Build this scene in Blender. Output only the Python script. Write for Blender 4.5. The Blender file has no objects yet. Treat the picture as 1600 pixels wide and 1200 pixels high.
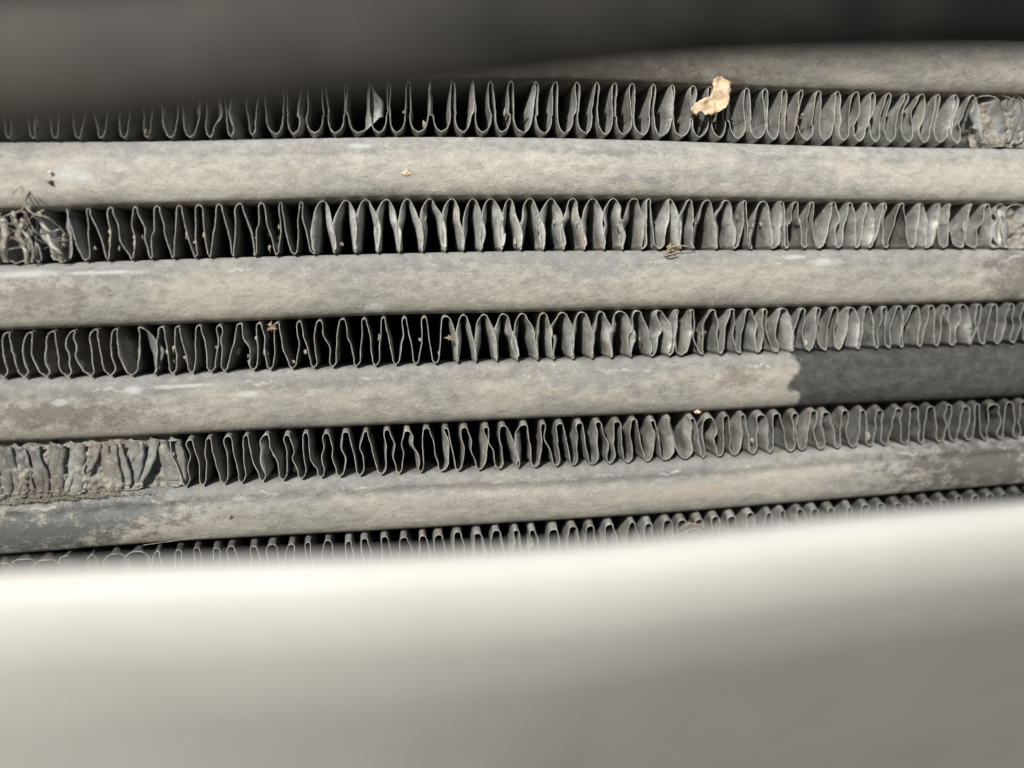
import bpy, bmesh, math, random
from mathutils import Vector, noise
R = random.Random(7)
scene = bpy.context.scene
COL = scene.collection
MM = 0.001

# ------------------------------------------------------------------ camera, sky, sun, exposure
FPX = 1202.0                                   # focal length in pixels of the 1600 px wide photograph
PITCH = math.atan(145 / FPX)
YAW = math.atan(162 / FPX * math.cos(PITCH))
FWD = Vector((math.sin(YAW) * math.cos(PITCH), math.cos(YAW) * math.cos(PITCH), -math.sin(PITCH)))
RGT = Vector((math.cos(YAW), -math.sin(YAW), 0))
UPV = RGT.cross(FWD)
CAMP = -FWD * 0.1202
cam_d = bpy.data.cameras.new('camera')
cam = bpy.data.objects.new('camera', cam_d)
COL.objects.link(cam)
cam.location = CAMP
cam.rotation_euler = FWD.to_track_quat('-Z', 'Y').to_euler()
cam_d.sensor_width = 36
cam_d.lens = 36 * FPX / 1600
cam_d.clip_start = 0.002
cam_d.clip_end = 50
cam_d.dof.use_dof = True
cam_d.dof.focus_distance = 0.1185
cam_d.dof.aperture_fstop = 27.05 / 3.5
scene.camera = cam

EL, AZ = math.radians(34), math.radians(28)     # sun: high, in front of the core and from the left
SUN = Vector((-math.sin(AZ) * math.cos(EL), -math.cos(AZ) * math.cos(EL), math.sin(EL)))
world = bpy.data.worlds.new('World')
scene.world = world
world.use_nodes = True
wn = world.node_tree
bg = wn.nodes['Background']
sky = wn.nodes.new('ShaderNodeTexSky')
sky.sky_type = 'NISHITA'
sky.sun_disc = False
sky.sun_elevation = EL
sky.sun_rotation = math.atan2(SUN.x, SUN.y)
wn.links.new(sky.outputs[0], bg.inputs[0])
bg.inputs[1].default_value = 0.05
sl = bpy.data.lights.new('sun', 'SUN')
sl.energy = 4.6
sl.angle = math.radians(0.6)
sl.color = (1.0, 0.958, 0.885)
so = bpy.data.objects.new('sun', sl)
COL.objects.link(so)
so.rotation_euler = SUN.to_track_quat('Z', 'Y').to_euler()
so.location = SUN * 2
scene.view_settings.view_transform = 'Standard'
scene.view_settings.look = 'None'
scene.view_settings.exposure = 0.25
scene.view_settings.gamma = 1


def W(px, py, Y=0.0):
    """the point of the plane Y = const that a photograph pixel looks at (used once, to survey the core)"""
    d = FWD + RGT * ((px - 800) / FPX) + UPV * ((600 - py) / FPX)
    return CAMP + d * ((Y - CAMP.y) / d.y)


def curve(tab):
    xs = [a for a, _ in tab]
    def f(x):
        n = len(tab)
        i = 0
        while i < n - 2 and x > xs[i + 1]:
            i += 1
        x0, y0 = tab[i]
        x1, y1 = tab[i + 1]
        s = (x - x0) / (x1 - x0)
        m0 = (tab[i + 1][1] - tab[i - 1][1]) / (xs[i + 1] - xs[i - 1]) if i > 0 else (y1 - y0) / (x1 - x0)
        m1 = (tab[i + 2][1] - tab[i][1]) / (xs[i + 2] - xs[i]) if i < n - 2 else (y1 - y0) / (x1 - x0)
        if s < 0: return y0 + m0 * (x - x0)
        if s > 1: return y1 + m1 * (x - x1)
        h = x1 - x0
        return (2*s**3-3*s*s+1)*y0 + (s**3-2*s*s+s)*h*m0 + (-2*s**3+3*s*s)*y1 + (s**3-s*s)*h*m1
    return f


# ------------------------------------------------------------------ materials
class NT:
    def __init__(self, name):
        self.m = bpy.data.materials.new(name)
        self.m.use_nodes = True
        self.t = self.m.node_tree
        self.b = self.t.nodes['Principled BSDF']
    def n(self, typ, **kw):
        o = self.t.nodes.new('ShaderNode' + typ)
        for k, v in kw.items():
            setattr(o, k, v)
        return o
    def l(self, a, b):
        self.t.links.new(a, b)
    def val(self, sock, v):
        if hasattr(v, 'is_output'):
            self.l(v, sock)
        else:
            sock.default_value = v
    def noise(self, vec, scale, detail=4, rough=0.55, dist=0.0):
        o = self.n('TexNoise')
        self.l(vec, o.inputs['Vector'])
        o.inputs['Scale'].default_value = scale
        o.inputs['Detail'].default_value = detail
        o.inputs['Roughness'].default_value = rough
        o.inputs['Distortion'].default_value = dist
        return o.outputs['Fac']
    def ramp(self, x, lo, hi, a=0.0, b=1.0):
        o = self.n('MapRange', interpolation_type='SMOOTHSTEP')
        self.val(o.inputs['Value'], x)
        o.inputs['From Min'].default_value = lo
        o.inputs['From Max'].default_value = hi
        o.inputs['To Min'].default_value = a
        o.inputs['To Max'].default_value = b
        return o.outputs['Result']
    def math(self, op, a, b=0.0):
        o = self.n('Math', operation=op)
        self.val(o.inputs[0], a)
        self.val(o.inputs[1], b)
        return o.outputs[0]
    def mix(self, f, a, b):
        o = self.n('Mix', data_type='RGBA')
        self.val(o.inputs['Factor'], f)
        for s, v in ((o.inputs['A'], a), (o.inputs['B'], b)):
            if hasattr(v, 'is_output'): self.l(v, s)
            else: s.default_value = (*v, 1)
        return o.outputs['Result']
    def bump(self, h, dist, strength=1.0, prev=None):
        o = self.n('Bump')
        self.l(h, o.inputs['Height'])
        o.inputs['Distance'].default_value = dist
        o.inputs['Strength'].default_value = strength
        if prev: self.l(prev, o.inputs['Normal'])
        return o.outputs['Normal']
    def scaled(self, vec, s):
        o = self.n('Mapping')
        self.l(vec, o.inputs['Vector'])
        o.inputs['Scale'].default_value = s
        return o.outputs['Vector']


def stain_shade_chain(k, col, stains_shade, U_, V_, mid, fine, low):
    for (su, sv, ru, rv, c, st, *sharp) in stains_shade:
        du = k.math('DIVIDE', k.math('SUBTRACT', U_, su), ru)
        dv = k.math('DIVIDE', k.math('SUBTRACT', V_, sv), rv)
        r = k.math('SQRT', k.math('ADD', k.math('MULTIPLY', du, du), k.math('MULTIPLY', dv, dv)))
        rr, q_ = r, 1.0
        r = k.math('ADD', r, k.ramp(mid, 0.25, 0.75, -0.55 * q_, 0.55 * q_))
        r = k.math('ADD', r, k.ramp(fine, 0.25, 0.75, -0.35 * q_, 0.35 * q_)) if not sharp else k.math('ADD', rr, k.ramp(low, 0.3, 0.7, -0.022, 0.022))
        if sharp: c = k.mix(k.ramp(mid, 0.3, 0.7), tuple(0.6 * q for q in c), tuple(1.5 * q for q in c))
        col = k.mix(k.ramp(r, 1.012 if sharp else 1.25, 0.988 if sharp else 0.3, 0, st), col, c)
    return col


def tube_material(name, seed, stains_shade=(), streak=0.5, warm=0.5, lev=1.0):
    """dusty oxidised aluminium; the UV map is in millimetres (u along the tube, v round the nose, 0 at its tip)"""
    k = NT(name)
    uv = k.n('UVMap').outputs[0]
    off = k.n('Mapping')
    k.l(uv, off.inputs['Vector'])
    off.inputs['Location'].default_value = (seed * 37.1, seed * 11.3, seed)
    p = off.outputs['Vector']
    sep = k.n('SeparateXYZ')
    k.l(uv, sep.inputs[0])
    U_, V_ = sep.outputs[0], sep.outputs[1]
    big = k.noise(k.scaled(p, (0.05, 0.16, 1)), 1.0, 5, 0.6)
    mid = k.noise(k.scaled(p, (0.42, 0.6, 1)), 1.0, 7, 0.68)
    fine = k.noise(p, 2.6, 6, 0.85)
    grit = k.noise(p, 8.0, 3, 0.7)
    low = k.noise(p, 0.33, 3, 0.5)
    # warm dust on the nose, barer grey metal on the upper shoulder and in thin places
    dustmask = k.math('ADD', k.ramp(V_, 3.6, 1.2, -0.15, 0.68), k.ramp(big, 0.35, 0.65, -0.35, 0.45))
    dustmask = k.math('ADD', dustmask, k.ramp(mid, 0.3, 0.7, -0.15, 0.17))
    dustmask.node.use_clamp = True
    metal = k.mix(k.ramp(mid, 0.3, 0.7), tuple(lev * c for c in (0.235, 0.237, 0.228)), tuple(lev * c for c in (0.35, 0.35, 0.333)))
    dust = k.mix(k.ramp(mid, 0.3, 0.72), tuple(lev * c for c in (0.40, 0.378 - 0.010 * warm, 0.335 - 0.03 * warm)), tuple(lev * c for c in (0.515, 0.485, 0.43)))
    col = k.mix(dustmask, metal, dust)
    # brown-grey blotches
    blot = k.noise(k.scaled(p, (0.13, 0.3, 1)), 1.0, 6, 0.7)
    col = k.mix(k.ramp(blot, 0.54, 0.74, 0, 0.5), col, tuple(lev * c for c in (0.24, 0.22, 0.19)))
    # fine mottling
    rag = k.ramp(k.noise(k.scaled(p, (0.16, 0.35, 1)), 1.0, 4, 0.6), 0.35, 0.68, 0.38, 1.1)
    scr = k.noise(k.scaled(p, (0.35, 7.0, 1)), 1.0, 5, 0.75)
    col = k.mix(k.math('MULTIPLY', k.ramp(scr, 0.60, 0.72), 0.35), col, (0.58, 0.58, 0.55))
    col = k.mix(k.math('MULTIPLY', k.ramp(scr, 0.40, 0.28), 0.35), col, (0.17, 0.165, 0.155))
    col = k.mix(k.math('MULTIPLY', k.ramp(fine, 0.48, 0.34, 0, 0.6), rag), col, (0.17, 0.155, 0.135))
    col = k.mix(k.math('MULTIPLY', k.ramp(fine, 0.54, 0.68, 0, 0.5), rag), col, (0.70, 0.66, 0.58))
    # stains and worn patches with their own outlines, plus darker right ends, one of them painted shade: (u, v, ru, rv, colour, strength)
    STAIN_SHADE = lambda col, lst: stain_shade_chain(k, col, lst, U_, V_, mid, fine, low)
    col = STAIN_SHADE(col, [q for q in stains_shade if len(q) == 6])
    # white corrosion line along the upper shoulder
    wob = k.ramp(k.noise(k.scaled(p, (0.16, 0.0, 1)), 1.0, 4, 0.7), 0.2, 0.8, -1.1, 1.1)
    dv = k.math('ABSOLUTE', k.math('SUBTRACT', k.math('ADD', V_, wob), 2.75))
    line = k.math('MULTIPLY', k.ramp(dv, 0.36, 0.03), k.ramp(k.noise(k.scaled(p, (0.13, 0.25, 1)), 1.0, 5, 0.75), 0.5, 0.62))
    line = k.math('MULTIPLY', line, k.ramp(fine, 0.38, 0.58, 0.05, 1.0))
    col = k.mix(k.math('MULTIPLY', line, streak), col, (0.72, 0.74, 0.75))
    wp = k.noise(k.scaled(p, (0.28, 0.62, 1)), 1.0, 5, 0.6, 0.6)
    col = k.mix(k.math('MULTIPLY', k.ramp(wp, 0.63, 0.76, 0, 0.5), k.ramp(fine, 0.35, 0.6, 0.2, 1)), col, (0.60, 0.62, 0.62))
    col = STAIN_SHADE(col, [q for q in stains_shade if len(q) == 7])
    # pale grains and pits
    vo = k.n('TexVoronoi', feature='F1')
    k.l(p, vo.inputs['Vector'])
    vo.inputs['Scale'].default_value = 1.9
    sel = k.math('MULTIPLY', k.ramp(vo.outputs['Distance'], 0.15, 0.07), k.ramp(k.n('SeparateColor').outputs[0], 0, 1) if False else 1.0)
    sc_ = k.n('SeparateColor')
    k.l(vo.outputs['Color'], sc_.inputs[0])
    white = k.math('MULTIPLY', sel, k.ramp(sc_.outputs[0], 0.72, 0.76))
    black = k.math('MULTIPLY', sel, k.ramp(sc_.outputs[1], 0.88, 0.91))
    col = k.mix(k.math('MULTIPLY', white, 0.8), col, (0.78, 0.74, 0.66))
    col = k.mix(k.math('MULTIPLY', black, 0.6), col, (0.09, 0.075, 0.06))
    k.l(col, k.b.inputs['Base Color'])
    k.b.inputs['Roughness'].default_value = 0.62
    k.b.inputs['Specular IOR Level'].default_value = 0.35
    h = k.math('ADD', k.math('MULTIPLY', fine, 0.5), k.math('MULTIPLY', grit, 0.35))
    h = k.math('ADD', h, k.math('MULTIPLY', white, 0.6))
    h = k.math('SUBTRACT', h, k.math('MULTIPLY', black, 0.6))
    nb = k.bump(h, 0.22 * MM, 1.0)
    nb = k.bump(mid, 0.45 * MM, 0.6, nb)
    k.l(nb, k.b.inputs['Normal'])
    return k.m


def fin_material():
    k = NT('fin_aluminium')
    g = k.n('NewGeometry').outputs['Position']
    oi = k.n('ObjectInfo')
    p = k.n('Mapping')
    k.l(g, p.inputs['Vector'])
    p.inputs['Scale'].default_value = (1000, 1000, 1000)
    P = p.outputs['Vector']
    mid = k.noise(P, 0.5, 5, 0.65, 0.5)
    fine = k.noise(P, 3.5, 4, 0.7)
    big = k.noise(P, 0.12, 4, 0.6)
    col = k.mix(k.ramp(mid, 0.32, 0.7), (0.165, 0.17, 0.163), (0.31, 0.313, 0.298))
    col = k.mix(k.ramp(k.math('ADD', big, k.math('MULTIPLY', oi.outputs['Random'], 0.16)), 0.55, 0.74, 0, 0.75), col, (0.17, 0.152, 0.133))
    dirt = k.noise(P, 0.33, 6, 0.7, 0.3)
    col = k.mix(k.ramp(dirt, 0.56, 0.68, 0, 0.65), col, (0.50, 0.46, 0.39))
    col = k.mix(k.ramp(fine, 0.56, 0.70, 0, 0.6), col, (0.62, 0.60, 0.55))
    col = k.mix(k.ramp(fine, 0.42, 0.3, 0, 0.4), col, (0.11, 0.10, 0.09))
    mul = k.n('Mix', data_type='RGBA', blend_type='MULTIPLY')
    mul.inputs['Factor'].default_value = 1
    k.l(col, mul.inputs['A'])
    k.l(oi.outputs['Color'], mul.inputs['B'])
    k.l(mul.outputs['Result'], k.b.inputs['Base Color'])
    k.b.inputs['Roughness'].default_value = 0.5
    k.b.inputs['Metallic'].default_value = 0.15
    nb = k.bump(fine, 0.08 * MM, 0.8)
    nb = k.bump(mid, 0.3 * MM, 0.5, nb)
    k.l(nb, k.b.inputs['Normal'])
    return k.m


def plain(name, a, b, scale, rough=0.8, bump=0.1, spec=0.3):
    k = NT(name)
    g = k.n('NewGeometry').outputs['Position']
    p = k.n('Mapping')
    k.l(g, p.inputs['Vector'])
    p.inputs['Scale'].default_value = (1000, 1000, 1000)
    f = k.noise(p.outputs[0], scale, 5, 0.65, 0.3)
    k.l(k.mix(k.ramp(f, 0.3, 0.7), a, b), k.b.inputs['Base Color'])
    k.b.inputs['Roughness'].default_value = rough
    k.b.inputs['Specular IOR Level'].default_value = spec
    k.l(k.bump(f, bump * MM, 0.8), k.b.inputs['Normal'])
    return k.m


M_FIN = fin_material()
M_EDGE = plain('fin_cut_edge', (0.26, 0.255, 0.24), (0.52, 0.51, 0.48), 1.2, 0.5, 0.05)
M_LEAF = plain('dry_leaf', (0.58, 0.43, 0.29), (0.70, 0.55, 0.39), 0.9, 0.9, 0.12)
M_FIBRE = plain('dry_fibre', (0.27, 0.20, 0.13), (0.50, 0.41, 0.30), 2.0, 0.8, 0.05)
M_HAIR = plain('grey_fibre', (0.20, 0.17, 0.14), (0.48, 0.45, 0.40), 1.5, 0.7, 0.05)
M_SAND = plain('sand', (0.21, 0.185, 0.145), (0.40, 0.355, 0.285), 3.5, 0.95, 0.1)
M_DARK = plain('dark_crumb', (0.035, 0.028, 0.02), (0.09, 0.07, 0.05), 2.5, 0.9, 0.1)
M_PALE = plain('pale_grit', (0.55, 0.50, 0.42), (0.78, 0.74, 0.66), 2.5, 0.8, 0.1)
M_PALE2 = plain('pale_orange_flake', (0.58, 0.46, 0.31), (0.68, 0.58, 0.44), 2.5, 0.9, 0.1)
M_BLACK = plain('black_plastic', (0.006, 0.006, 0.006), (0.010, 0.010, 0.010), 0.1, 0.8, 0.0, 0.1)
def bar_material():
    """black plastic with light painted in: paler at the left end, darkening to the right"""
    k = NT('dark_bar_plastic')
    g = k.n('NewGeometry').outputs['Position']
    p = k.n('Mapping')
    k.l(g, p.inputs['Vector'])
    p.inputs['Scale'].default_value = (1000, 1000, 1000)
    sep = k.n('SeparateXYZ')
    k.l(p.outputs[0], sep.inputs[0])
    f = k.noise(p.outputs[0], 0.22, 5, 0.6, 0.4)
    d = k.math('ADD', k.ramp(sep.outputs[0], 22, -55, 0, 0.9), k.ramp(f, 0.3, 0.7, -0.3, 0.3))  # light falling off to the right, painted into the base colour
    d.node.use_clamp = True
    k.l(k.mix(d, (0.008, 0.0078, 0.007), (0.050, 0.046, 0.040)), k.b.inputs['Base Color'])
    k.b.inputs['Roughness'].default_value = 0.6
    k.b.inputs['Specular IOR Level'].default_value = 0.2
    return k.m
M_BAR = bar_material()
M_BUMP = plain('pale_paint', (0.54, 0.532, 0.505), (0.575, 0.568, 0.54), 0.08, 0.5, 0.0, 0.3)


# ------------------------------------------------------------------ object helpers
def link(name, mesh, mat, parent=None):
    o = bpy.data.objects.new(name, mesh)
    COL.objects.link(o)
    if mat: mesh.materials.append(mat)
    if parent: o.parent = parent
    return o

def mesh_from(name, v, f, smooth=True):
    me = bpy.data.meshes.new(name)
    me.from_pydata([tuple(a) for a in v], [], f)
    if smooth:
        me.polygons.foreach_set('use_smooth', [True] * len(me.polygons))
    me.update()
    return me

def tag(o, label=None, cat=None, group=None, kind=None):
    for k_, v_ in (('label', label), ('category', cat), ('group', group), ('kind', kind)):
        if v_: o[k_] = v_
    return o

def empty(name, parent=None, loc=(0, 0, 0)):
    o = bpy.data.objects.new(name, None)
    COL.objects.link(o)
    o.empty_display_size = 0.01
    o.location = loc
    if parent: o.parent = parent
    return o


# ------------------------------------------------------------------ survey of the core (photograph pixels -> front plane)
T1 = curve([(0,140),(400,132),(739,127),(837,127),(1000,130),(1200,138),(1400,145),(1600,150)])
B1 = curve([(0,219),(200,218),(400,214),(600,211),(800,211),(1000,215),(1200,222),(1400,227),(1600,229)])
T2 = curve([(0,330),(200,322),(400,316),(600,310),(800,309),(1000,309),(1200,313),(1400,316),(1600,318)])
B2 = curve([(0,413),(200,406),(400,400),(600,395),(800,391),(1000,390),(1200,389),(1400,388),(1600,388)])
T3 = curve([(0,517),(200,510),(400,502),(600,493),(800,489),(1000,484),(1200,481),(1400,477),(1600,472)])
B3 = curve([(0,592),(200,588),(400,579),(600,572),(800,565),(1000,559),(1200,552),(1400,545),(1600,537)])
T4 = curve([(0,694),(200,686),(400,675),(600,667),(800,658),(1000,650),(1200,640),(1400,631),(1600,622)])
B4 = curve([(0,783),(200,768),(400,754),(600,742),(800,733),(1000,723),(1200,709),(1400,696),(1600,685)])
T5 = curve([(0,872),(200,856),(400,844),(600,833),(800,821),(1000,809),(1200,793),(1400,777),(1600,760)])
B5 = lambda x: T5(x) + (84 - x * 0.012)
X0, X1 = -230, 1850

core = empty('radiator_core')
tag(core, 'dusty aluminium radiator core with flat tubes and rows of folded, bent fins', 'radiator')


def make_tube(top, bot, mat, groove=0.0, seed=0):
    """flat-oval tube: rounded nose towards the viewer, flats running 18 mm back"""
    N, prof = 420, []
    K = 30
    for i in range(K + 1):
        a = math.pi / 2 - math.pi * i / K
        s, c = math.sin(a), math.cos(a)
        prof.append((-abs(c) ** (2 / 3.0), math.copysign(abs(s) ** (2 / 2.5), s)))
    D = 2.7 * MM
    vs, fs, uvs = [], [], []
    rows = [(18 * MM, 1.0, 'b')] + [(2.2 * MM + y * D, z, 'n') for y, z in prof] + [(18 * MM, -1.0, 'b')]
    M = len(rows)
    for j in range(N + 1):
        px = X0 + (X1 - X0) * j / N
        a, b = W(px, top(px)), W(px, bot(px))
        x = (a.x + b.x) / 2
        zc, h = (a.z + b.z) / 2, (a.z - b.z) / 2
        zc += 0.05 * MM * noise.noise((x * 60, seed * 3.3, 0.2))
        for (y, z, t) in rows:
            yy, zz = y, zc + z * (h - 0.04 * MM)
            v = z * h / MM
            if t == 'n':
                q = max(0.0, 1 - abs(z) ** 4)
                d = 0.16 * noise.noise((x * 45, z * 0.7, seed * 7.1)) + 0.07 * noise.noise((x * 190, z * 2.1, seed * 5.3))
                g = groove * math.exp(-((v - 1.7 - 0.5 * noise.noise((x * 40, 5, seed))) / 0.8) ** 2) * (0.6 + 0.6 * noise.noise((x * 22, 9, seed)))
                yy += (d * q + g) * MM
            vs.append((x, yy, zz))
            uvs.append((x / MM, v if t == 'n' else v + 14 * z))
    for j in range(N):
        for i in range(M - 1):
            fs.append((j * M + i, j * M + i + 1, (j + 1) * M + i + 1, (j + 1) * M + i))
        fs.append((j * M + M - 1, j * M, (j + 1) * M, (j + 1) * M + M - 1))
    me = mesh_from('tube', vs, fs)
    ul = me.uv_layers.new(name='UVMap')
    for lp in me.loops:
        ul.data[lp.index].uv = uvs[lp.vertex_index]
    return link('tube', me, mat, core)


def uvx(px, py):                     # photograph pixel -> u in millimetres on the core front
    return W(px, py).x / MM

GREY, DGREY, OIL, BROWN, WHITE = (0.20, 0.205, 0.20), (0.085, 0.09, 0.09), (0.052, 0.053, 0.050), (0.17, 0.145, 0.12), (0.66, 0.68, 0.68)
TAN = (0.46, 0.41, 0.33)
tops = [(lambda x: T1(x) - 92), B1, B2, B3, B4, B5]
bots = [T1, T2, T3, T4, T5, (lambda x: B5(x) + 86)]
st = [
    [(uvx(1340, 100), -2.5, 5, 1.2, TAN, 0.6), (uvx(900, 120), -3, 30, 2.2, BROWN, 0.6)],
    [(uvx(980, 285), -1.8, 5.5, 0.7, (0.27, 0.28, 0.27), 0.7), (uvx(960, 235), 2.2, 8, 0.5, GREY, 0.6), (uvx(480, 240), 2.1, 9, 0.5, (0.29, 0.28, 0.25), 0.5),
     (uvx(110, 265), 0, 2.6, 1.3, WHITE, 0.5), (uvx(135, 273), -0.6, 1.0, 0.6, WHITE, 0.5), (uvx(245, 306), -3.7, 3.5, 0.5, WHITE, 0.5),
     (uvx(320, 306), -3.6, 2.6, 0.4, WHITE, 0.6), (uvx(565, 228), 3.0, 2.0, 0.4, WHITE, 0.6)],
    [(uvx(60, 460), 0, 9, 2.6, BROWN, 0.5), (uvx(930, 430), 1.5, 7, 2.0, (0.25, 0.26, 0.265), 0.7), (uvx(1600, 430), 0, 8, 6, (0.15, 0.142, 0.13), 0.75),  # last entry: broad darker patch at the right end
     (uvx(1285, 412), 2.6, 2.6, 0.7, WHITE, 0.55), (uvx(1240, 398), 3.4, 2.2, 0.4, WHITE, 0.5), (uvx(40, 428), 3.2, 4.5, 0.6, WHITE, 0.5),
     (uvx(170, 426), 3.1, 5.5, 0.3, WHITE, 0.55), (uvx(590, 475), -3.4, 1.8, 0.9, WHITE, 0.6)],
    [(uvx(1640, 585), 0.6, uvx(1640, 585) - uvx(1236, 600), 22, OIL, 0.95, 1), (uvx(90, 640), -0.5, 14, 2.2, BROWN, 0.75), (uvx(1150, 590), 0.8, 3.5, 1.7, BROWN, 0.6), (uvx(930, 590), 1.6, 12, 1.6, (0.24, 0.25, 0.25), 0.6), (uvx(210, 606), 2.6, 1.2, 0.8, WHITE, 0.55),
     (uvx(290, 605), 2.9, 5.5, 0.3, WHITE, 0.5), (uvx(97, 627), 1.2, 1.2, 0.5, WHITE, 0.5), (uvx(390, 625), 1.2, 2.2, 0.5, WHITE, 0.5)],
    [(uvx(30, 830), -0.8, 19, 4.6, DGREY, 0.92), (uvx(190, 800), 1.4, 12, 2.4, (0.12, 0.13, 0.13), 0.75), (uvx(820, 768), 2.0, 36, 0.9, (0.21, 0.215, 0.21), 0.55),
     (uvx(1050, 775), -0.6, 12, 1.4, (0.50, 0.43, 0.35), 0.5), (uvx(375, 780), 2.2, 2.0, 0.4, WHITE, 0.5), (uvx(1530, 735), 0, 17, 6, (0.10, 0.092, 0.082), 0.9)],  # last entry: shade painted on the right end of this tube
    [],
]
for i in range(6):
    mt = tube_material('tube_metal_%d' % i, i + 1, st[i], [0.2, 0.3, 0.5, 0.5, 0.75, 0.4][i], [1.2, 0.1, 0.6, 0.7, 0.6, 0.5][i], [0.75, 1.12, 0.92, 0.84, 0.84, 0.8][i])
    make_tube(tops[i], bots[i], mt, [0.0, 0.16, 0.12, 0.14, 0.75, 0.0][i], i + 1)

# ------------------------------------------------------------------ folded fins
def fill(lst, lo, hi):
    a = list(lst)
    p0 = a[1] - a[0]; p1 = a[-1] - a[-2]
    p0 = max(30, min(38, p0)); p1 = max(24, min(30, p1))
    while a[0] > lo: a.insert(0, a[0] - p0 + R.uniform(-2, 2))
    while a[-1] < hi: a.append(a[-1] + p1 + R.uniform(-2, 2))
    return a

rows = [
 dict(t=[739,767,799,837,869,902,934,962,989,1022,1052,1084,1111,1142,1169,1197,1226,1254,1281,1310,1340,1365,1392,1420,1445,1470,1497,1522,1545,1566,1587],
      b=[12,51,85,121,157,192,229,265,297,326,361,395,430,460,491,524,559,592,621,655,691,722,755,785,817,851,884,915,947,976,1005,1034,1066,1094,1126,1156,1185,1210,1235,1262,1291,1320,1344,1370,1394,1422,1446,1471,1497,1521,1544,1565,1588],
      T=T1, B=B1),
 dict(t=[101,136,172,210,244,279,310,341,374,407,439,470,504,540,571,604,636,672,706,739,767,797,829,862,896,927,959,992,1015,1047,1079,1107,1136,1165,1194,1221,1246,1272,1304,1330,1357,1385,1412,1441,1469,1487,1521,1545,1567,1592],
      b=[96,132,167,204,235,269,304,327,364,397,431,460,491,522,555,590,624,660,696,724,752,785,815,850,882,914,945,974,1005,1032,1065,1086,1121,1149,1176,1209,1231,1259,1282,1311,1340,1361,1387,1427,1450,1476,1505,1525,1554,1580],
      T=T2, B=B2),
 dict(t=[11,46,81,115,148,180,216,251,277,310,341,374,404,433,467,499,535,569,599,632,664,696,725,757,787,817,850,880,910,940,970,997,1030,1060,1083,1116,1146,1172,1197,1225,1257,1280,1307,1330,1357,1385,1407,1432,1457,1482,1506,1532,1557,1582],
      b=[5,37,72,105,142,172,205,239,269,299,329,350,395,422,457,490,520,556,587,619,650,681,715,744,777,809,840,865,896,926,956,987,1019,1047,1065,1099,1127,1157,1185,1214,1239,1266,1291,1312,1342,1372,1391,1411,1439,1465,1490,1517,1538,1560,1585],
      T=T3, B=B3),
 dict(t=[10,37,72,101,137,162,195,228,262,296,325,355,384,416,447,477,509,540,572,604,635,666,696,726,760,786,820,850,876,907,935,965,992,1020,1047,1082,1110,1136,1162,1190,1216,1245,1274,1292,1322,1350,1377,1406,1430,1457,1485,1512,1530,1557,1580],
      b=[10,40,75,105,135,162,197,227,260,289,316,350,377,410,442,471,502,531,562,596,624,657,690,716,749,781,810,837,870,897,926,954,982,1012,1040,1072,1100,1125,1149,1177,1204,1237,1255,1284,1310,1335,1362,1385,1415,1441,1470,1492,1515,1542,1565,1590],
      T=T4, B=B4),
 dict(t=[177,212,245,277,305,336,360,395,424,454,481,511,545,569,601,631,660,686,715,745,776,807,832,866,895,924,955,989,1015,1044,1067,1095,1119,1145,1174,1204,1225,1251,1275,1300,1330,1354,1377,1405,1427,1452,1477,1500,1527,1550,1572],
      b=[], T=T5, B=B5),
]
# bottoms missing in the survey lie between their neighbouring tops
rows[4]['b'] = [(a + b) / 2 + 4 for a, b in zip(rows[4]['t'], rows[4]['t'][1:])]
t1 = rows[0]['t']; b1 = rows[0]['b']
rows[0]['t'] = [(a + b) / 2 + R.uniform(-1, 1) for a, b in zip(b1, b1[1:]) if b < 725] + t1

def widths(r, x):
    """half widths (px) of the upper loop and the lower loop, height of the lower knee"""
    if r == 0:
        if x < 410: return 7.5, 5.5, 0.22
        if x < 760: return 2.6, 13.0, 0.36
        if x < 1200: return 3.4, 12.5, 0.36
        return 4.0, 9.5, 0.30
    if r == 1:
        if x < 420: return 5.0, 2.6, 0.08
        return 3.6, 4.6, 0.12
    if r == 2:
        if x < 190: return 5.0, 9.0, 0.2
        if x < 700: return 4.4, 5.4, 0.15
        return 4.6, 4.0, 0.12
    if r == 3:
        if x < 290: return 4.0, 5.0, 0.15
        return 5.2, 6.0, 0.18
    return 5.5, 6, 0.15

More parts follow.
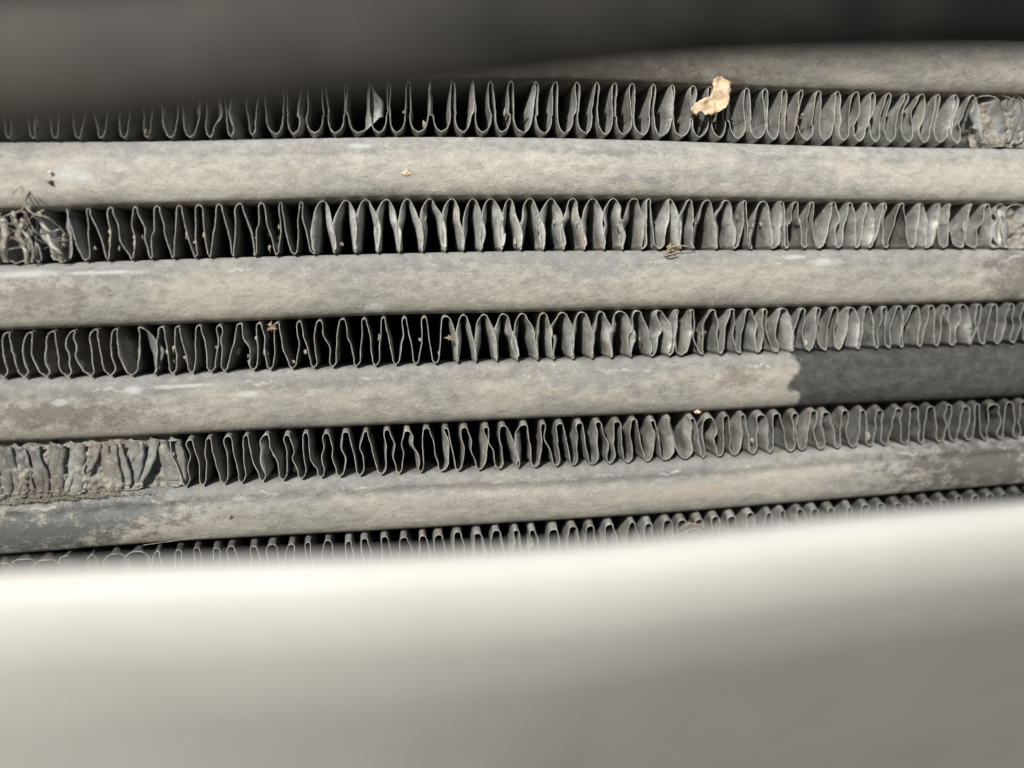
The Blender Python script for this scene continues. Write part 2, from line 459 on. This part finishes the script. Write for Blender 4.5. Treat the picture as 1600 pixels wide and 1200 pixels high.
def bend(r, x, side):
    """how far the front lip of a wall is pushed sideways (px), and how deep the kink reaches (mm)"""
    s = R.choice((-1, 1))
    if r == 0:
        if 565 < x < 588 and side < 0: return 27, 2.4
        if 255 < x < 312: return s * R.uniform(6, 9), 2.0
        if x > 1535: return R.uniform(16, 34) * (1 if R.random() < 0.7 else -1), R.uniform(1.2, 2.6), 0.35
        if x > 1300: return s * R.uniform(0, 6), 2.0
        if R.random() < 0.2: return s * R.uniform(4, 8), 1.6
        return s * R.uniform(0, 2), 1.5
    if r == 1:
        if x < 110: return s * R.uniform(6, 20), 2.4, 0.5
        if x > 1555: return s * R.uniform(10, 24), 2.0, 0.4
        if 490 < x < 1010: return side * R.uniform(7, 13), R.uniform(1.2, 2.2)
        if x < 490: return s * R.uniform(0, 8) * (R.random() < 0.5), 2.2
        return s * R.uniform(1, 13) ** (1.0 if R.random() < 0.6 else 0.5), 1.8
    if r == 2:
        if 195 < x < 240: return 24 if side > 0 else 8, 2.5
        if 715 < x < 1000: return side * R.uniform(5, 12), R.uniform(1.2, 2.2)
        if 1000 <= x < 1110: return s * R.uniform(5, 14), 2.0
        if x < 195: return -R.uniform(4, 12), 3.2
        if x > 1110: return s * R.uniform(0, 11 if R.random() < 0.5 else 4), 1.8
        return s * R.uniform(0, 2.0) + (8 * s if R.random() < 0.10 else 0), 1.6
    if r == 3:
        if x < 272: return R.uniform(22, 36), R.uniform(1.0, 2.2), 0.3
        if 1040 < x < 1090: return s * R.uniform(6, 14), 2.0
        if 785 < x < 820: return s * R.uniform(6, 10), 1.6
        return s * R.uniform(0, 2.5) + (6 * s if R.random() < 0.12 else 0), 1.6
    if x < 230: return s * R.uniform(14, 26), 2, 0.4
    return s * R.uniform(0, 4), 1.6

def shade_soil(r, x):
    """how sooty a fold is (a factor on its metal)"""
    v, br = 1.0, 0.0  # v puts shaded row ends and sunlit folds into the colour; br is brown soil
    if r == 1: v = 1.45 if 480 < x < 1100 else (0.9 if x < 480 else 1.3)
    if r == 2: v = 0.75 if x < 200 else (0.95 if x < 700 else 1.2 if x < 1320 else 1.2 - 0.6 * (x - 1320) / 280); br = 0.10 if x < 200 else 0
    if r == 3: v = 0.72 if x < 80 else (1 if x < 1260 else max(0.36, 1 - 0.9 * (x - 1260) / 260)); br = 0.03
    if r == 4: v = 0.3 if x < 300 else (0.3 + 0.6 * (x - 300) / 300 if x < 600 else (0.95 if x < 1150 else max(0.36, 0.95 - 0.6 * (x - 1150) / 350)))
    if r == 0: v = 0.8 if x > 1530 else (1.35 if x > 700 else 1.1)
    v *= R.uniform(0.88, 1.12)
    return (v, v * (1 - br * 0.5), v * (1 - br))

def lift(r, x):
    """how far (px) the front lip stops short of the tube above / below"""
    return [(0, 5 if x > 380 else 3), (1, 1), (3.5 if x < 720 else 1.5, 1.5), (7, 1), (9, 3)][r]

DEPTHS = [0.0, 0.25, 0.6, 1.1, 1.8, 2.8, 5.0, 9.0, 16.0]
TH = 0.048 * MM

def catmull(P, sub):
    out = []
    n = len(P)
    for i in range(n - 1):
        p0, p1, p2, p3 = P[max(i - 1, 0)], P[i], P[i + 1], P[min(i + 2, n - 1)]
        for k_ in range(sub):
            s = k_ / sub
            out.append(tuple(0.5 * ((2 * p1[c]) + (-p0[c] + p2[c]) * s + (2*p0[c] - 5*p1[c] + 4*p2[c] - p3[c]) * s*s + (-p0[c] + 3*p1[c] - 3*p2[c] + p3[c]) * s**3) for c in range(len(p1))))
    out.append(tuple(P[-1]))
    return out

def arm(r, cx_b, cx_t, up, T, B):
    """control points of one wall from lower crest to upper crest (or back): (px, height 0..1, s along wall)"""
    wt, wb, kb = widths(r, (cx_b + cx_t) / 2)
    wt *= R.uniform(0.75, 1.3); wb *= R.uniform(0.85, 1.15)
    d = 1 if up else -1
    xb, xt = cx_b + d * wb, cx_t - d * wt
    j = R.uniform(-1.6, 1.6)
    rough = (1.0 if r else 0.5) * (2.2 if R.random() < 0.2 else 1) * (0.3 if r == 3 and cx_b < 272 else 1)
    P = [(cx_b, 0.0, 0.0), (cx_b + d * wb * 0.55, 0.035 + 0.03 * (wb > 7), 0.05), (cx_b + d * wb * 0.9, kb * 0.55, 0.1), (xb, kb, 0.2)]
    for h in (0.42, 0.62):
        s = (h - kb) / (0.86 - kb)
        P.append((xb + (xt - xb) * s + j + rough * R.uniform(-2.1, 2.1), h + R.uniform(-0.05, 0.05), h))
    P += [(xt, 0.86, 0.84), (cx_t - d * wt * 0.72, 0.965, 0.95), (cx_t, 1.0, 1.0)]
    return P

def make_fold(r, row, b0, t, b1, strip):
    A = arm(r, b0, t, True, row['T'], row['B'])
    Bm = arm(r, b1, t, False, row['T'], row['B'])
    pts = []
    for P, side, rev in ((A, -1, False), (Bm, 1, True)):
        c = catmull(P, 4)
        a, dd, *pw = bend(r, (t + (b0 if side < 0 else b1)) / 2, side)
        if rev: c = c[::-1]
        c = [(x, h, s, a, dd, pw[0] if pw else 0.85) for (x, h, s) in c]
        pts += c if not pts else c[1:]
    seed = R.uniform(0, 99)
    n = len(pts)
    # world points on the front plane
    base = []
    for (x, h, s, a, dd, pw) in pts:
        top, bot = W(x, row['T'](x)), W(x, row['B'](x))
        p = bot.lerp(top, h)
        scale = (W(x + 1, 450) - W(x, 450)).x
        base.append((p.x, p.z, s, a * scale, dd * MM, h, pw))
    vs, fs = [], []
    nd = len(DEPTHS)
    fy = [0.25 * MM + 0.12 * MM * noise.noise((i * 0.35, seed, 0)) + (0.10 * MM * noise.noise((i * 1.7, seed, 3))) for i in range(n)]
    skew = R.uniform(-0.25, 0.25) * MM
    ft, fb = lift(r, t)
    ft *= scale * R.uniform(0.7, 1.3); fb *= scale * R.uniform(0.7, 1.2)
    lay = []
    for k_, dm in enumerate(DEPTHS):
        ring = []
        for i, (x, z, s, a, dd, h, pw) in enumerate(base):
            y = fy[i] + dm * MM * (16 * MM - fy[i]) / (16 * MM) if dm else fy[i]
            m = math.sin(math.pi * min(1, max(0, s))) ** pw
            if pw < 0.32: m = 0.5 + 0.5 * m
            q = max(0.0, 1 - (dm * MM) / dd) ** 1.6
            dx = a * m * q * (1 + (0.5 if pw > 0.32 else 0.22) * noise.noise((s * (3.1 if pw > 0.6 else 4.5), seed, 1)))
            dx += 0.10 * MM * m * noise.noise((s * 5, dm * 0.6, seed)) + skew * m * min(1, dm / 4) 
            dx += 0.05 * MM * noise.noise((s * 17, dm * 2.0, seed + 7)) * m
            q2 = max(0.0, 1 - dm / 2.2) ** 1.4
            z += q2 * (fb * max(0.0, 1 - h / 0.5) ** 1.2 - ft * max(0.0, h / 0.5 - 1) ** 1.2)
            ring.append((x + dx, y + abs(a) * 0.35 * m * q * (1 if dm == 0 else 0.5), z))
        lay.append(ring)
    for sgn in (1, -1):
        for ring in lay:
            for i in range(n):
                p0, p1 = ring[max(i - 1, 0)], ring[min(i + 1, n - 1)]
                tx, tz = p1[0] - p0[0], p1[2] - p0[2]
                L = math.hypot(tx, tz) or 1
                x, y, z = ring[i]
                vs.append((x - tz / L * TH * sgn, y, z + tx / L * TH * sgn))
    o2 = nd * n
    for k_ in range(nd - 1):
        for i in range(n - 1):
            a0 = k_ * n + i
            fs.append((a0, a0 + n, a0 + n + 1, a0 + 1))
            fs.append((o2 + a0, o2 + a0 + 1, o2 + a0 + n + 1, o2 + a0 + n))
    for i in range(n - 1):
        fs.append((i, i + 1, o2 + i + 1, o2 + i))
    me = mesh_from('fin_fold', vs, fs)
    o = link('fin_fold', me, M_FIN, strip)
    me.materials.append(M_EDGE)
    for i in range(len(fs) - (n - 1), len(fs)): me.polygons[i].material_index = 1
    c = shade_soil(r, t)
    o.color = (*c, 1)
    return o

strips = []
for r, row in enumerate(rows):
    strip = empty('fin_strip', core)
    strips.append(strip)
    lo, hi = (-60, 1660)
    t, b = fill(row['t'], lo, hi), fill(row['b'], lo, hi)
    # pair every upper crest with the lower crests either side of it
    seq = []
    for x in t:
        left = [q for q in b if q < x]; right = [q for q in b if q >= x]
        if left and right: seq.append((max(left), x, min(right)))
    last = None
    for (b0, x, b1_) in seq:
        if last is not None and b0 < last: b0 = last
        if last is not None and b0 > last + 1: b0 = last if b0 - last > 60 else last
        if b1_ <= b0 + 6: b1_ = b0 + 24
        make_fold(r, row, b0, min(max(x, b0 + 3), b1_ - 3), b1_, strip)
        last = b1_

# ------------------------------------------------------------------ what closes the view behind the core
def prism(name, pts, y0, y1, mat, parent=None, bevel=0.0):
    bm = bmesh.new()
    a = [bm.verts.new((x, y0, z)) for x, z in pts]
    f = bm.faces.new(a)
    ex = bmesh.ops.extrude_face_region(bm, geom=[f])
    bmesh.ops.translate(bm, verts=[v for v in ex['geom'] if isinstance(v, bmesh.types.BMVert)], vec=(0, y1 - y0, 0))
    bmesh.ops.recalc_face_normals(bm, faces=bm.faces)
    if bevel:
        bmesh.ops.bevel(bm, geom=list(bm.edges), offset=bevel, segments=2, affect='EDGES')
    me = bpy.data.meshes.new(name)
    bm.to_mesh(me); bm.free()
    return link(name, me, mat, parent)

back = prism('back_wall', [(-0.25, -0.2), (0.25, -0.2), (0.25, 0.2), (-0.25, 0.2)], 0.022, 0.030, M_BLACK)
tag(back, kind='structure')

# ------------------------------------------------------------------ blurred bars in front of the core
UE = curve([(0,218),(200,204),(400,182),(600,158),(800,134),(1000,112),(1200,99),(1400,92),(1600,86)])
LE = curve([(0,890),(200,881),(400,874),(600,867),(800,857),(1000,842),(1200,820),(1400,800),(1600,783)])

def bar(name, edge, prof, mat, plan, YB, parent=None, x0=-900, x1=2500, N=90):
    vs, fs = [], []
    M = len(prof(0))
    for j in range(N + 1):
        px = x0 + (x1 - x0) * j / N
        e = W(px, edge(px), YB)
        e = W(px, edge(px), YB + plan(e.x / MM) * MM)
        for (y, z) in prof(e.x / MM):
            vs.append((e.x, e.y + y * MM, e.z + z * MM))
    for j in range(N):
        for i in range(M):
            i2 = (i + 1) % M
            fs.append((j * M + i, (j + 1) * M + i, (j + 1) * M + i2, j * M + i2))
    fs.append(tuple(range(M)))
    fs.append(tuple(N * M + i for i in reversed(range(M))))
    me = mesh_from(name, vs, fs)
    return link(name, me, mat, parent)

def plan(x0, kl, kr):
    """how far (mm) a bar bows back towards the core at x, seen from above"""
    def f(x):
        d = x - x0
        k_ = kr if d > 0 else kl
        a = abs(d)
        return k_ * a * a if a < 55 else k_ * 55 * (2 * a - 55)
    return f

def roll(knots, start, step=0.25):
    """a section traced by its outward normal: knots are (length mm, normal's angle above the horizon)"""
    P = [start]
    for (s0, a0), (s1, a1) in zip(knots, knots[1:]):
        n = max(1, int((s1 - s0) / step))
        for i in range(n):
            a = math.radians(a0 + (a1 - a0) * (i + 0.5) / n)
            d = (s1 - s0) / n
            y, z = P[-1]
            P.append((y - math.sin(a) * d, z - math.cos(a) * d))   # walks down the face
    return P
# pale bumper edge: tight lip, then a face that rolls under
def lip_at(x):
    k_ = max(0.74, min(1.02, 1.02 + x * 0.0050))        # the face rolls under more towards the right
    lip = roll([(0, 120), (1.0, 100), (3.0, 40), (4.2, 5), (6.2, -12 * k_), (9.6, -28 * k_), (17, -36 * k_), (84, -37 * k_)], (0.0, 0.0))
    top = max(z for y, z in lip)
    y_top = [y for y, z in lip if z == top][0]
    lip = [(y - y_top, z - top) for y, z in lip]
    return lip + [(lip[-1][0] + 2, lip[-1][1] + 1.5), (lip[0][0] + 3.0, lip[0][1] - 6), (lip[0][0] + 1.5, lip[0][1] - 1.2)]
bumper = bar('bumper_lip', LE, lip_at, M_BUMP, plan(-12, 0.003, 0.0026), -66 * MM)
tag(bumper, 'pale painted rounded bumper edge, blurred in the foreground below the fins', 'bumper')

# dark bar: a nearly flat face leaning a little under, tight edges
face = roll([(0, 100), (1.0, 60), (1.6, 15), (4.6, 2), (6.4, -14), (7.4, -50), (8.0, -90), (8.6, -130)], (0.0, 0.0))
low = min(z for y, z in face)
y_low = [y for y, z in face if z == low][0]
face = [(y - y_low, z - low) for y, z in face]
gb = bar('grille_bar', UE, lambda x: face, M_BAR, plan(-14, 0.001, 0.0012), -79 * MM)
tag(gb, 'dark plastic grille bar, blurred across the top of the picture', 'grille bar')

# ------------------------------------------------------------------ debris
def tube_bm(bm, path, rad, seg=5):
    rings = []
    for i, p in enumerate(path):
        p = Vector(p)
        d = Vector(path[min(i + 1, len(path) - 1)]) - Vector(path[max(i - 1, 0)])
        q = d.to_track_quat('Z', 'Y')
        rr = rad * (0.35 if i in (0, len(path) - 1) else 1)
        rings.append([bm.verts.new(p + q @ Vector((rr * math.cos(6.283 * k / seg), rr * math.sin(6.283 * k / seg), 0))) for k in range(seg)])
    for a, b in zip(rings, rings[1:]):
        for k in range(seg):
            bm.faces.new((a[k], a[(k + 1) % seg], b[(k + 1) % seg], b[k]))
    bm.faces.new(rings[0][::-1]); bm.faces.new(rings[-1])

def strands(name, specs, mat, label, cat):
    """specs: list of (pixel path with depth in mm, radius mm)"""
    bm = bmesh.new()
    for path, rad in specs:
        c = catmull([(*W(x, y, d * MM),) for x, y, d in path], 5)
        tube_bm(bm, c, rad * MM)
    me = bpy.data.meshes.new(name)
    bm.to_mesh(me); bm.free()
    me.polygons.foreach_set('use_smooth', [True] * len(me.polygons))
    return tag(link(name, me, mat), label, cat)

def crumb(name, px, py, d, size, mat, label, cat, group=None, squash=(1, 1, 1), seed=0):
    bm = bmesh.new()
    bmesh.ops.create_icosphere(bm, subdivisions=2, radius=1)
    for v in bm.verts:
        q = 0.8 + 0.9 * noise.noise(v.co * 1.1 + Vector((seed * 3.7, 0, 0))) + 0.35 * noise.noise(v.co * 3 + Vector((0, seed * 2.3, 0)))
        v.co = Vector((v.co.x * squash[0], v.co.y * squash[1], v.co.z * squash[2])) * q * size * MM
    me = bpy.data.meshes.new(name)
    bm.to_mesh(me); bm.free()
    o = link(name, me, mat)
    o.location = W(px, py, d * MM)
    return tag(o, label, cat, group)

# the dried leaf scrap caught on the upper fins
out = [(1123,287),(1137,262),(1150,240),(1185,222),(1215,212),(1243,200),(1256,165),(1258,120),(1266,92),(1288,80),(1312,78),(1330,98),(1362,118),(1358,160),(1352,220),(1344,250),(1332,274),(1300,296),(1275,305),(1250,320),(1232,308),(1210,316),(1195,300),(1176,292),(1158,312),(1140,302)]
out = [W(800 + a / 4, 100 + b / 4, -1.2 * MM) for a, b in out]
from mathutils.geometry import delaunay_2d_cdt
bp = [Vector((p.x, p.z)) for p in out]
def inside(x, z):
    c = False
    for i in range(len(bp)):
        p, q = bp[i], bp[i - 1]
        if (p.y > z) != (q.y > z) and x < (q.x - p.x) * (z - p.y) / (q.y - p.y) + p.x: c = not c
    return c
ring = []
for i in range(len(bp)):
    p, q = bp[i], bp[(i + 1) % len(bp)]
    for k_ in range(4): ring.append(p.lerp(q, k_ / 4) + Vector((R.uniform(-1, 1), R.uniform(-1, 1))) * 0.06 * MM * (k_ > 0))
inner = []
xs_, zs_ = [p.x for p in bp], [p.y for p in bp]
for i in range(1300):
    x, z = R.uniform(min(xs_), max(xs_)), R.uniform(min(zs_), max(zs_))
    if inside(x, z): inner.append(Vector((x, z)))
nr = len(ring)
dv_, de_, df_, *_r = delaunay_2d_cdt([Vector(p) * 1000 for p in ring + inner], [(i, (i + 1) % nr) for i in range(nr)], [], 1, 1e-5)
bm = bmesh.new()
bv = [bm.verts.new((p.x / 1000, -1.2 * MM, p.y / 1000)) for p in dv_]
for f in df_: bm.faces.new([bv[i] for i in f])
c0 = W(1110, 152, -1.2 * MM)
for v in bm.verts:
    q = (v.co - c0) / MM
    v.co.y += MM * (0.6 * noise.noise(q * 0.6) + 0.22 * noise.noise(q * 1.3 + Vector((3, 1, 5))) + 0.04 * noise.noise(q * 4)) - 0.08 * MM * q.x
    v.co += Vector((noise.noise(q * 3.1), 0, noise.noise(q * 3.3 + Vector((8, 0, 0))))) * 0.05 * MM
ex = bmesh.ops.extrude_face_region(bm, geom=bm.faces[:])
bmesh.ops.translate(bm, verts=[v for v in ex['geom'] if isinstance(v, bmesh.types.BMVert)], vec=(0, 0.55 * MM, 0))
bmesh.ops.recalc_face_normals(bm, faces=bm.faces)
me = bpy.data.meshes.new('leaf_scrap')
bm.to_mesh(me); bm.free()
me.polygons.foreach_set('use_smooth', [True] * len(me.polygons))
tag(link('leaf_scrap', me, M_LEAF), 'crumpled tan scrap of dried leaf caught on the uppermost row of fins', 'leaf')

# torn fibres at the left end of the second fin row
sp = []
def torn(path, w, seed):
    """a torn ribbon of fin metal: px path with depth (mm), half width (mm) turning as it goes"""
    c = catmull([(*W(x, y, d * MM),) for x, y, d in path], 6)
    v, f = [], []
    for i, p in enumerate(c):
        a = 0.5 + 1.6 * noise.noise((i * 0.16, seed, 0))
        hw = w * MM * (0.6 + 0.7 * abs(noise.noise((i * 0.3, seed, 4))) + 0.2 * math.sin(math.pi * i / (len(c) - 1)))
        dx, dy = math.cos(a) * hw, math.sin(a) * hw
        for sx, t in ((-1, 0), (1, 0), (1, 1), (-1, 1)):
            v.append((p[0] + sx * dx + t * 0.03 * MM, p[1] + sx * dy + t * 0.08 * MM, p[2] + 0.12 * MM * noise.noise((i * 0.9, sx, seed))))
    for i in range(len(c) - 1):
        for k_ in range(4):
            f.append((i * 4 + k_, i * 4 + (k_ + 1) % 4, i * 4 + 4 + (k_ + 1) % 4, i * 4 + 4 + k_))
    o = link('torn_fin', mesh_from('torn_fin', v, f), M_FIN, strips[1])
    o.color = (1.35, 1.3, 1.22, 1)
    return o
torn([(46,322,-0.6),(36,345,-1.0),(28,368,-1.0),(40,390,-0.9),(42,412,-0.2)], 0.42, 1)
torn([(20,330,-0.4),(26,352,-0.9),(42,368,-1.2),(52,392,-0.8),(50,410,0)], 0.28, 2)
torn([(74,366,-0.4),(82,384,-1.0),(93,396,-1.0),(97,410,-0.2)], 0.40, 3)
torn([(2,340,0),(8,362,-0.6),(4,388,-0.6),(10,410,0)], 0.55, 4)
torn([(60,330,0),(66,350,-0.6),(78,362,-0.6),(92,358,-0.1)], 0.32, 5)
sp.append(([(36,290,-1.2),(34,302,-1.2),(40,322,-1.6),(52,334,-1.8),(74,340,-1.8),(92,354,-0.8)], 0.10))
sp.append(([(36,290,-1.2),(40,310,-1.5),(34,328,-1.6),(12,336,-1.0),(-4,344,-0.6)], 0.09))
sp.append(([(18,306,-1.2),(26,296,-1.4),(34,290,-1.3)], 0.08))
sp.append(([(44,296,-1.2),(54,306,-1.4),(60,318,-1.0)], 0.07))
for i in range(14):
    x = R.uniform(2, 92); y = R.uniform(328, 380)
    sp.append(([(x, y, R.uniform(-1.8, -0.6)), (x + R.uniform(-16, 16), y + R.uniform(-10, 16), -1.5), (x + R.uniform(-22, 22), y + R.uniform(0, 34), -1.2), (x + R.uniform(-24, 24), y + R.uniform(0, 40), -0.1)], R.uniform(0.025, 0.06)))
strands('fibre_tuft', sp, M_HAIR, 'thin grey-brown fibres caught in torn metal at the left end of the second fin row', 'fibre tuft')

def star(cx, cy, d, n, rad, th):
    s = []
    for i in range(n):
        a = R.uniform(0, 6.283); L = rad * R.uniform(0.5, 1.1)
        s.append(([(cx + R.uniform(-2, 2), cy + R.uniform(-2, 2), d), (cx + L * 0.5 * math.cos(a) + R.uniform(-2, 2), cy + L * 0.5 * math.sin(a), d - 0.3), (cx + L * math.cos(a), cy + L * math.sin(a), d + R.uniform(-0.4, 0.4))], th * R.uniform(0.6, 1.2)))
    return s
strands('fluff_ball', star(424, 511, 0.5, 26, 9, 0.055), M_FIBRE, 'small star-shaped tan fluff hanging under the third tube, left of the middle', 'fluff')
strands('fluff_ball', star(701, 528, 0.0, 16, 6, 0.07), M_FIBRE, 'tiny tan fluff stuck on a bent fin in the middle of the third row', 'fluff')
wis = star(1048, 388, -0.4, 20, 9, 0.08)
wis += [([(1038,396,-0.8),(1050,386,-1.0),(1066,384,-0.9),(1086,388,-0.2)], 0.10), ([(1036,392,-0.8),(1044,398,-0.9),(1060,394,-0.8)], 0.12)]
strands('straw_wisp', wis, M_FIBRE, 'little bundle of dry straw at the foot of the second fin row', 'straw')
wis = [([(1060,828,-0.6),(1078,818,-1.2),(1102,822,-1.2)], 0.07), ([(1062,836,-0.6),(1084,826,-1.4),(1100,832,-1.0)], 0.06), ([(1074,816,-0.8),(1092,824,-1.3),(1098,838,-0.8)], 0.06), ([(1046,840,-0.5),(1070,834,-1.3),(1090,838,-1.0)], 0.06)]
strands('straw_wisp', wis, M_FIBRE, 'pale thin wisps on the lowest fin row just above the bumper edge', 'straw')
strands('hair', [([(222,852,-0.2),(258,847,-0.9),(292,842,-1.0),(332,838,-0.3)], 0.04)], M_HAIR, 'single fine hair lying along the underside of the lowest full tube', 'hair')

crumb('seed_husk', 1090, 643, -0.7, 0.42, M_LEAF, 'pale tan husk on the lower edge of the fourth tube above the fins', 'husk', seed=2, squash=(1.3, 0.8, 0.9))
crumb('soil_crumb', 360, 807, -0.6, 0.36, M_SAND, 'small brown crumb on the nose of the lowest full tube, left of the middle', 'crumb', seed=4)
crumb('soil_crumb', 79, 284, -0.7, 0.34, M_DARK, 'dark brown crumb on the brightest tube near its left end', 'crumb', seed=6, squash=(1.3, 0.7, 0.8))
crumb('grit_grain', 80, 271, -0.6, 0.45, M_PALE, 'pale grain of grit just above the dark crumb on the brightest tube', 'grit', seed=8, squash=(1.2, 0.7, 0.8))
crumb('leaf_flake', 634, 271, -0.5, 0.45, M_PALE2, 'tiny orange-tan flake in the middle of the brightest tube', 'flake', seed=9, squash=(1.5, 0.3, 0.8))
crumb('leaf_flake', 229, 207, 0.1, 0.36, M_FIBRE, 'tiny yellowish flake at the foot of an upper fin on the left', 'flake', seed=11)
crumb('soil_crumb', 534, 381, -0.2, 0.3, M_SAND, 'small crumb lodged between fins of the second row', 'crumb', seed=13)

# sandy dust heaped at the foot of the crushed fins, bottom left
bm = bmesh.new()
ico = bmesh.new()
bmesh.ops.create_icosphere(ico, subdivisions=1, radius=1)
iv = [v.co.copy() for v in ico.verts]; ifc = [[v.index for v in f.verts] for f in ico.faces]
for i in range(3200):
    if True:
        x = R.triangular(-40, 250, 70)
        h = R.random() ** 3.0
        p = W(x, B4(x) + 5 - h * max(4, 26 - 0.09 * x) - 3 * noise.noise((x * 0.05, 1, 2)), (-0.6 + R.uniform(0, 1.6)) * MM)
    s = 0.03 + 0.09 * R.random() ** 3
    sx, sy, sz = [s * R.uniform(0.6, 1.4) * MM for _ in range(3)]
    nv = [bm.verts.new((c.x * sx + p.x + R.uniform(-.2, .2) * sx, c.y * sy + p.y, c.z * sz + p.z + R.uniform(-.2, .2) * sz)) for c in iv]
    for fc in ifc: bm.faces.new([nv[q] for q in fc])
me = bpy.data.meshes.new('sand')
bm.to_mesh(me); bm.free()
tag(link('sand', me, M_SAND), kind='stuff')

# dust packed into the crushed fins: a caked, lumpy mass just behind their lips
def cake(bm, x0, x1, T, B, depth, seed):
    nx, nz = int((x1 - x0) / 2.5), 34
    g = []
    for i in range(nx + 1):
        px = x0 + (x1 - x0) * i / nx
        top, bot = W(px, T(px)), W(px, B(px))
        edge = min(1.0, 4 * min(i, nx - i) / nx)
        col_ = []
        for j in range(nz + 1):
            p = bot.lerp(top, j / nz)
            q = p / MM
            y = depth + 1.1 * (1 - edge) + 1.0 * noise.noise(q * 0.45 + Vector((seed, 0, 0))) + 0.5 * noise.noise(q * 1.3) + 0.2 * noise.noise(q * 4) + 0.9 * (j / nz) ** 2
            col_.append(bm.verts.new((p.x, y * MM, p.z)))
        g.append(col_)
    for i in range(nx):
        for j in range(nz):
            bm.faces.new((g[i][j], g[i + 1][j], g[i + 1][j + 1], g[i][j + 1]))
M_CAKE = plain('caked_dust', (0.15, 0.140, 0.122), (0.36, 0.338, 0.295), 2.4, 0.95, 0.25)
bm = bmesh.new()
cake(bm, -60, 262, T4, B4, 1.0, 1)
cake(bm, 1528, 1660, T1, B1, 0.9, 5)
cake(bm, 1555, 1660, T2, B2, 1.2, 9)
me = bpy.data.meshes.new('caked_dust')
bm.to_mesh(me); bm.free()
me.polygons.foreach_set('use_smooth', [True] * len(me.polygons))
tag(link('caked_dust', me, M_CAKE), kind='stuff')

# crumbs of dirt lodged on the fin walls
bm = bmesh.new()
for i in range(120):
    r = R.choice((0, 1, 1, 1, 2, 2, 3))
    x = R.uniform(10, 480) if R.random() < 0.6 else R.uniform(480, 1590)
    row = rows[r]
    tt = min(row['t'], key=lambda q: abs(q - x))
    h = R.uniform(0.12, 0.75)
    px = tt + R.choice((-1, 1)) * (4 + 7 * (1 - h))
    p = W(px, row['B'](px)).lerp(W(px, row['T'](px)), h) + Vector((0, R.uniform(0.7, 3.0), 0)) * MM
    k_ = R.uniform(0.6, 1.7)
    sx, sy, sz = R.uniform(0.12, 0.3) * k_, R.uniform(0.2, 0.5) * k_, R.uniform(0.25, 0.75) * k_
    m = bmesh.ops.create_icosphere(bm, subdivisions=2, radius=1)
    for v in m['verts']:
        q = 0.8 + 0.8 * noise.noise(v.co * 1.2 + Vector((i * 3.1, 0, 0))) + 0.3 * noise.noise(v.co * 3.5 + Vector((0, i, 0)))
        v.co = Vector((v.co.x * sx, v.co.y * sy, v.co.z * sz)) * q * MM + p
me = bpy.data.meshes.new('dirt_crumbs')
bm.to_mesh(me); bm.free()
me.polygons.foreach_set('use_smooth', [True] * len(me.polygons))
tag(link('dirt_crumbs', me, plain('wall_dirt', (0.20, 0.17, 0.14), (0.46, 0.42, 0.36), 2.2, 0.95, 0.2)), kind='stuff')
